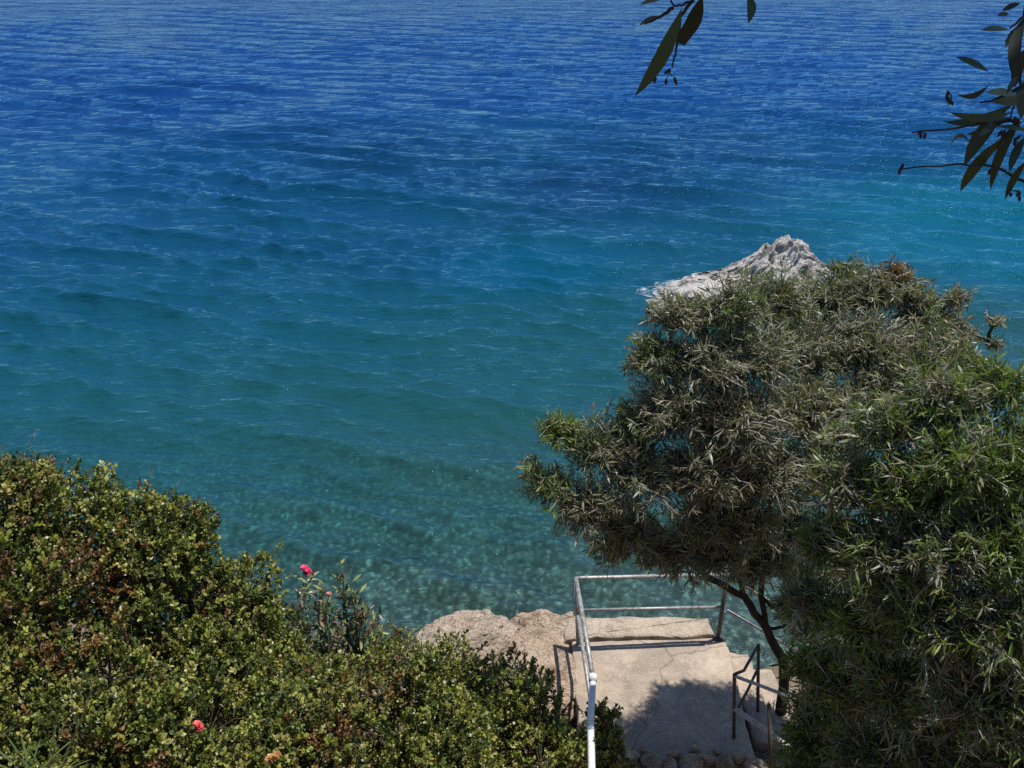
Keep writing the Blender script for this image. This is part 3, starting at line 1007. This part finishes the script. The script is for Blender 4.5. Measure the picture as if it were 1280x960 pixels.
rb = P(1180, 900, 5.6); rb.z = float(ground_z(rb.x, rb.y)) - 0.05
tree("acacia_tree", "brighter green leafy tree filling the lower right corner in front of the leaning tree",
     [[(rb, .09), (P(1175, 860, 5.8), .075), (P(1160, 780, 5.9), .06), (P(1150, 690, 6.1), .042), (P(1140, 600, 6.2), .012)],
      [(P(1175, 860, 5.8), .05), (P(1240, 760, 5.8), .04), (P(1270, 640, 5.8), .012)],
      [(P(1175, 860, 5.6), .045), (P(1100, 850, 5.7), .04), (P(1050, 780, 5.9), .028)]],
     [(1110, 540, 55, 6.2, "m", 1.0), (1180, 510, 58, 6.2, "m", 1.0), (1250, 490, 48, 6.2, "f", 1.0), (1060, 610, 55, 6.1, "m", 1.0), (1130, 620, 70, 5.9, "f", 1.0), (1210, 590, 75, 5.8, "f", 1.0),
      (1280, 580, 70, 5.8, "f", 1.0), (1040, 690, 50, 6.1, "f", 1.0), (1100, 700, 70, 5.8, "m", 1.0), (1180, 690, 80, 5.6, "m", 1.0), (1260, 690, 80, 5.5, "f", 1.0), (1012, 755, 42, 6.2, "m", 1.0),
      (1080, 780, 65, 5.9, "f", 1.0), (1150, 780, 80, 5.5, "m", 1.0), (1240, 790, 85, 5.3, "m", 1.0), (1012, 835, 34, 6.2, "f", 1.0), (1008, 885, 28, 6.3, "m", 1.0), (1055, 860, 55, 6.0, "m", 1.0), (1130, 870, 75, 5.6, "m", 1.0),
      (1220, 880, 85, 5.2, "m", 1.0), (1290, 880, 80, 5.1, "f", 1.0), (1020, 930, 46, 6.1, "f", 1.0), (1050, 885, 45, 6.7, "m", 1.0), (1085, 925, 50, 6.5, "m", 1.0), (1025, 965, 45, 6.4, "m", 1.0), (1065, 830, 50, 6.6, "g", 1.0), (1075, 720, 55, 6.5, "g", 1.0), (1160, 640, 60, 6.4, "g", 1.0), (1240, 640, 60, 6.3, "m", 1.0), (1050, 560, 40, 6.6, "g", 1.0), (1100, 950, 70, 5.6, "m", 1.0), (1190, 970, 85, 5.2, "m", 1.0), (1280, 980, 90, 5.0, "m", 1.0),
      (1320, 700, 80, 5.4, "f", .8), (1010, 985, 45, 6.0, "f", .9), (1070, 1010, 60, 5.7, "m", .8)],
     pals=PALS, dens=1.2, leaf=(0.104, 0.0145), droop=0.1)

# ------------------------------------------------------------------ oleander with pink flowers
k = N("pink_petal")
col = k.n("Attribute", attribute_name="tint").outputs["Color"]
M_petal = k.finish(k.principled(col, 0.6, spec=0.3))
M_pleaf = leaf_material("oleander_leaf", 0.4, 0.5, 0.25)


def flower(parent, c, r_, colr, seed, name="flower"):
    rng = np.random.default_rng(seed)
    n = 15
    a = np.arange(n) * 2 * math.pi / 5 + rng.uniform(-.25, .25, n)
    lift = np.repeat([0.15, 0.5, 1.0], 5)
    d = np.c_[np.cos(a), np.sin(a), lift + rng.uniform(-.1, .1, n)]
    b = np.repeat(np.array([tuple(c)]), n, 0)
    tint = np.array(colr) * rng.uniform(0.7, 1.3, (n, 1))
    return leaf_mesh(b, d, np.c_[np.zeros((n, 2)), np.ones(n)], np.full(n, r_), np.full(n, r_ * 0.42), np.full(n, 0.25), ((0.4, 0.7), (0.8, 1.0)), tint, name, M_petal, parent, 0.2)


ob = P(405, 850, 7.6); ob.z = float(ground_z(ob.x, ob.y)) - 0.05
t = thing("oleander", ob, "slender oleander with narrow leaves and a pink flower at its tip", "oleander")
stem_tips = [(384, 716), (428, 712), (400, 738), (365, 765), (455, 758), (412, 760), (440, 740), (380, 782), (425, 785), (470, 775)]
B, Dd, Nn, T, LL = [], [], [], [], []
for i, (px, py) in enumerate(stem_tips):
    e = P(px, py, 7.55 + random.uniform(-.2, .2))
    root = ob + Vector((random.uniform(-.08, .08), random.uniform(-.08, .08), 0.1))
    pt = wander(root, e, 8, 0.02)
    m = MB(); m.tube(pt, np.linspace(0.012, 0.004, 8), 6); m.build("stem", M_stem, t)
    nl = 170 if i else 60
    A_ = np.array([tuple(p_) for p_ in pt])
    f_ = RNG.uniform(0.62 if i else 0.75, 1.0, nl) * 6.999
    ii = f_.astype(int)
    pos = A_[ii] + (A_[ii + 1] - A_[ii]) * (f_ - ii)[:, None]
    ax = unit(A_[-1] - A_[-3])
    dd = ax * RNG.uniform(0.2, 1.1, (nl, 1)) + RNG.normal(0, 0.55, (nl, 3))
    pos = pos + RNG.normal(0, .035, (nl, 3))
    B.append(pos); Dd.append(dd); Nn.append(ax + RNG.normal(0, .3, (nl, 3)))
    T.append(pick(np.array([(.09, .13, .04), (.22, .24, .09), (.06, .085, .03), (.26, .15, .11)]), nl))
    LL.append(RNG.uniform(0.06, 0.135, nl))
B, Dd, Nn, T, LL = (np.concatenate(a) for a in (B, Dd, Nn, T, LL))
leaf_mesh(B, Dd, Nn, LL, LL * 0.12, RNG.uniform(-.1, .3, len(LL)), NARROW, T, "foliage", M_pleaf, t, 0.25)
flower(t, P(384, 715, 7.5), 0.046, (0.44, 0.02, 0.075), 1)
flower(t, P(380, 710, 7.47), 0.036, (0.60, 0.04, 0.12), 2)
flower(t, P(411, 743, 7.5), 0.028, (0.45, 0.16, 0.13), 3)
flower(t, P(428, 742, 7.5), 0.024, (0.42, 0.20, 0.18), 4)

t = thing("hibiscus_spray", P(248, 930, 5.5), "single red flower on a short leafy sprig among the bottom left shrubs", "flower")
pipe("stem", [P(250, 955, 5.55), P(249, 930, 5.45), P(248, 910, 5.2)], 0.004, M_stem, t, 5)
flower(t, P(249, 910, 5.18), 0.035, (0.50, 0.05, 0.05), 8)
flower(t, P(246, 905, 5.18), 0.028, (0.60, 0.10, 0.09), 9)
t = thing("withered_spray", P(338, 955, 5.5), "withered orange brown flower head at the bottom edge between green shrubs", "flower")
pipe("stem", [P(340, 985, 5.6), P(339, 960, 5.3), P(339, 948, 5.2)], 0.004, M_stem, t, 5)
for q in range(3):
    flower(t, P(336 + 5 * q, 950 - 3 * q, 5.18), 0.034, (0.30, 0.14, 0.04), 12 + q, "flower")

# ------------------------------------------------------------------ strap leaved plant, dry stalks
M_strap = leaf_material("strap_leaf", 0.4, 0.5, 0.3)
M_straw = leaf_material("straw", 0.7, 0.3, 0.2)
ab = P(50, 985, 4.7)
t = thing("agapanthus", ab, "strap leaved green plant in the bottom left corner", "plant")
n = 26
a = RNG.uniform(0, 6.28, n)
dd = np.c_[np.cos(a) * 0.7, np.sin(a) * 0.5, RNG.uniform(0.6, 1.4, n)]
PR = tuple((x_, 1 - 0.55 * x_) for x_ in (0.1, 0.3, 0.5, 0.7, 0.88))
for i in range(n):
    leaf_mesh(np.array([tuple(ab + Vector((random.uniform(-.06, .06), random.uniform(-.06, .06), 0)))]), dd[i:i + 1], np.array([[0, 0, 1.0]]) + RNG.normal(0, .1, (1, 3)),
              np.array([random.uniform(0.28, 0.42)]), 0.011, random.uniform(0.1, 0.5), PR, pick(np.array([(.10, .14, .04), (.16, .19, .07), (.07, .10, .03)]), 1), "strap_leaf", M_strap, t, 0.3)


def stalk(label, pts, r_, sprays=0):
    t = thing("dry_stalk", pts[0], label, "dry stalk", "dry grass stalks")
    m = MB()
    pp = []
    for i in range(len(pts) - 1):
        for s_ in range(3):
            pp.append(Vector(pts[i]).lerp(Vector(pts[i + 1]), s_ / 3) + Vector([random.gauss(0, .003) for _ in range(3)]))
    pp.append(Vector(pts[-1]))
    m.tube(pp, np.linspace(r_, r_ * 0.4, len(pp)), 5)
    ax = (pp[-1] - pp[-3]).normalized()
    for q in range(8 + sprays):
        st_ = pp[random.randrange(len(pp) // 2, len(pp))]
        e_ = st_ + (ax + Vector([random.gauss(0, .4) for _ in range(3)])).normalized() * random.uniform(.02, .05)
        m.tube([st_, e_], [0.0014, 0.0007], 3)
    col_ = np.repeat(np.array([[.34, .29, .19]]), len(m.V), 0) * RNG.uniform(.8, 1.15, (len(m.V), 1))
    m.build("stem", M_straw, t, True, col_)


stalk("bleached bent stalk rising from the strap leaved plant", [P(72, 975, 4.75), P(88, 930, 4.7), P(105, 890, 4.65), P(117, 852, 4.6)], 0.007)
stalk("short pale stalk beside the taller bent stalk at lower left", [P(60, 975, 4.75), P(66, 940, 4.7), P(80, 905, 4.7)], 0.005)
stalk("thin straw stalk on the skyline of the tall green shrub", [P(178, 640, 7.1), P(184, 610, 7.1), P(188, 590, 7.1)], 0.004, 6)
stalk("thin straw stalk at the top of the left edge shrubs", [P(30, 590, 7.0), P(34, 565, 7.0), P(44, 540, 7.0)], 0.004, 6)
stalk("straw stalk in front of the dark spiky little shrub", [P(212, 640, 7.15), P(216, 622, 7.15), P(222, 604, 7.15)], 0.004, 6)
stalk("straw stalk leaning right beyond the oleander leaves", [P(440, 815, 7.6), P(453, 778, 7.6), P(477, 733, 7.6)], 0.005, 8)
stalk("straw stalk nearest the small feathery shrub", [P(465, 815, 7.65), P(478, 790, 7.65), P(492, 768, 7.65)], 0.004, 8)
stalk("straw stalk left of the oleander by the water", [P(350, 800, 7.55), P(362, 780, 7.55), P(374, 772, 7.55)], 0.004, 6)

# ------------------------------------------------------------------ eucalyptus over the viewer: hanging sprays at the top edge
et = Vector((2.1, -0.6, float(ground_z(2.1, -0.6)) - 0.1))
t = thing("eucalyptus_tree", et, "eucalyptus overhead whose dark long leaves hang into the top edge of the view", "tree")
m = MB()
m.tube(wander(et, (1.9, -0.2, 11.0), 9, 0.015), np.linspace(0.16, 0.11, 9), 12)
m.build("trunk", M_bark, t)
for e in ((1.0, 1.4, 12.3), (1.6, 0.9, 12.4), (0.55, 1.35, 12.0)):
    m = MB(); m.tube(wander((1.9, -0.2, 11.0), e, 8, 0.03), np.linspace(0.07, 0.025, 8), 8); m.build("limb", M_bark, t)
# crown overhead: keeps the hanging leaves in shade
kk = 5200
cc = np.array([(0.85, 1.45, 12.2), (1.45, 1.3, 12.3), (0.45, 1.5, 12.0), (1.0, 1.8, 12.0), (1.5, 1.75, 12.1)])
ci = RNG.integers(0, len(cc), kk)
ps = cc[ci] + rand_dir(kk) * (0.62 * RNG.random((kk, 1)) ** 0.4) * [1, 1, 0.55]
leaf_mesh(ps, RNG.normal(0, .5, (kk, 3)) + [0, 0, -1], RNG.normal(size=(kk, 3)), RNG.uniform(.09, .16, kk), 0.012, RNG.uniform(0, .3, kk), NARROW,
          pick(np.array([(.03, .045, .02), (.04, .055, .025)]), kk), "crown", M_hang, t, 0.2)

EU = np.array([(.020, .036, .012), (.028, .048, .015), (.016, .028, .010)])
PRF = ((0.10, 0.35), (0.25, 0.78), (0.42, 1.0), (0.58, 0.98), (0.74, 0.78), (0.88, 0.42))


def big_leaf(parent, a, b, wpx, D, bend=0.05, twist=0.0, colr=None, tipcut=False):
    """one long leaf from pixel a to pixel b"""
    A_, B_ = P(a[0], a[1], D), P(b[0], b[1], D + random.uniform(-.05, .05))
    L_ = (B_ - A_).length
    W_ = wpx * depth(A_) / F * 0.40
    view = (Vector((0, 0, CAMZ)) - A_).normalized()
    nrm = (view + Vector((random.uniform(-.4, .4), random.uniform(-.4, .4), random.uniform(-.2, .4)))).normalized()
    pr = PRF[:4] + ((0.97, 0.86),) if tipcut else PRF
    # sideways curve of the blade
    d = np.array([tuple(B_ - A_)]); w_ = np.array([tuple((B_ - A_).normalized().cross(nrm))])
    c = colr if colr is not None else pick(EU, 1)
    o = leaf_mesh(np.array([tuple(A_)]), d, np.array([tuple(nrm)]), np.array([L_]), W_, twist, pr, c, "leaf", M_hang, parent, 0.22)
    # curve in the blade's own plane
    me = o.data
    for v in me.vertices:
        f_ = (Vector(v.co) - A_).dot(B_ - A_) / L_ ** 2
        v.co = Vector(v.co) + Vector(w_[0]) * bend * L_ * 4 * f_ * (1 - f_)
    return o


def spray(paths, leaves, buds, D, label):
    root = P(*paths[0][0], D)
    m = MB()
    for pth in paths:
        pts = [P(x_, y_, D) for x_, y_ in pth]
        fine = []
        for i in range(len(pts) - 1):
            for s_ in range(4):
                fine.append(pts[i].lerp(pts[i + 1], s_ / 4) + Vector([random.gauss(0, .0008) for _ in range(3)]))
        fine.append(pts[-1])
        m.tube(fine, np.linspace(0.0024, 0.0009, len(fine)), 6)
    br = m.build("hanging_branch", M_bark, t)
    for l in leaves:
        o = big_leaf(t, *l[:3], D + random.uniform(-.04, .04), **(l[3] if len(l) > 3 else {}))
        o.parent = br
        o.matrix_parent_inverse = Matrix.Identity(4)
    for (x_, y_, n_) in buds:
        mb = MB()
        for q in range(n_):
            a_ = P(x_ + random.uniform(-7, 7), y_ + random.uniform(-7, 7), D + random.uniform(-.02, .02))
            b_ = a_ + Vector((random.uniform(-.004, .004), random.uniform(-.004, .004), -random.uniform(.004, .009)))
            mb.tube([P(x_, y_, D), a_], 0.0005, 4, False)
            mb.tube([a_, a_.lerp(b_, .5), b_], [0.0012, 0.0022, 0.0006], 6)
        o = mb.build("bud_cluster", M_bark, t)
        o.parent = br
        o.matrix_parent_inverse = Matrix.Identity(4)


spray([[(905, -160), (880, -90), (868, -30), (866, 2), (851, 6), (843, 8), (836, -4)], [(866, 0), (852, 20), (846, 60), (840, 85)], [(843, 8), (825, 22), (806, 30)],
       [(905, -160), (925, -60), (936, -4)]],
      [((853, 9), (793, 121), 25, dict(bend=-0.05)), ((878, -6), (848, 54), 24, dict(bend=-.10, tipcut=True)), ((826, 20), (799, 32), 7), ((934, -6), (935, 30), 14, dict(bend=-0.18)),
       ((836, -4), (800, 6), 9), ((842, -3), (812, -20), 10)],
      [(815, 95, 4), (836, 92, 4)], 1.15, "top")
spray([[(1320, -200), (1300, -80), (1284, -10), (1276, 60), (1274, 110), (1268, 130), (1262, 150)],
       [(1274, 110), (1250, 122), (1225, 128)], [(1262, 150), (1275, 160), (1300, 165)], [(1300, 240), (1270, 222), (1238, 206), (1190, 205), (1125, 212)], [(1262, 150), (1225, 155), (1190, 160), (1140, 166)],
       [(1300, -80), (1280, 20), (1262, 36)], [(1320, -200), (1340, 60), (1335, 180), (1300, 240)], [(1270, 222), (1262, 240)]],
      [((1281, 20), (1264, 92), 17), ((1262, 37), (1226, 38), 11), ((1236, 90), (1194, 71), 11), ((1268, 128), (1178, 152), 16, dict(bend=-0.13)), ((1258, 136), (1205, 208), 24, dict(bend=0.08)),
       ((1253, 172), (1200, 240), 20, dict(bend=0.07)), ((1236, 106), (1196, 118), 9, dict(bend=-.2)), ((1272, 95), (1258, 118), 9), ((1216, 184), (1186, 186), 6, dict(bend=0.5)),
       ((1276, 4), (1252, 14), 9), ((1262, 18), (1246, 19), 7), ((1282, 60), (1268, 110), 18), ((1285, 130), (1240, 128), 15), ((1280, 150), (1236, 196), 9), ((1286, 165), (1246, 158), 8), ((1290, 90), (1276, 150), 20), ((1262, 146), (1222, 172), 13), ((1250, 150), (1208, 168), 11, dict(bend=-.1)), ((1276, 150), (1238, 238), 16, dict(bend=.08)), ((1284, 200), (1256, 250), 12), ((1272, 120), (1232, 116), 12), ((1266, 140), (1186, 140), 13, dict(bend=-.12)), ((1278, 30), (1256, 60), 11), ((1282, 170), (1262, 215), 15)],
      [(1190, 120, 4), (1150, 165, 4), (1255, 168, 5), (1275, 150, 5), (1240, 215, 4), (1268, 238, 5), (1270, 175, 5), (1125, 210, 2)], 1.2, "right")

# ------------------------------------------------------------------ leaf litter on the path and the landing's shaded corner
kk = 2200
x_ = RNG.uniform(1.2, 3.4, kk); y_ = RNG.uniform(6.9, 8.3, kk)
zz = np.where((y_ > 7.55) & (x_ < NR.x), PLAT_Z, np.maximum(1.62, ground_z(x_, y_, False))) + RNG.uniform(0.006, 0.03, kk)
keep = (fbm(np.c_[x_, y_, y_ * 0], 3.0, 3, 5) + (7.6 - y_) * 0.9 > 0.0) & ((y_ < 7.75) | (x_ > 2.3))
pos = np.c_[x_, y_, zz][keep]
kk = len(pos)
o = leaf_mesh(pos, RNG.normal(size=(kk, 3)) * [1, 1, .15], RNG.normal(0, .25, (kk, 3)) + [0, 0, 1], RNG.uniform(.03, .07, kk), 0.008, RNG.uniform(-.2, .3, kk), OVAL,
              pick(np.array([(.10, .06, .035), (.16, .10, .06), (.06, .04, .025), (.22, .15, .09)]), kk), "leaf_litter", M_straw, None, 0.2)
tag(o, "dry brown fallen leaves strewn over the path below the landing", "leaf litter", kind="stuff")
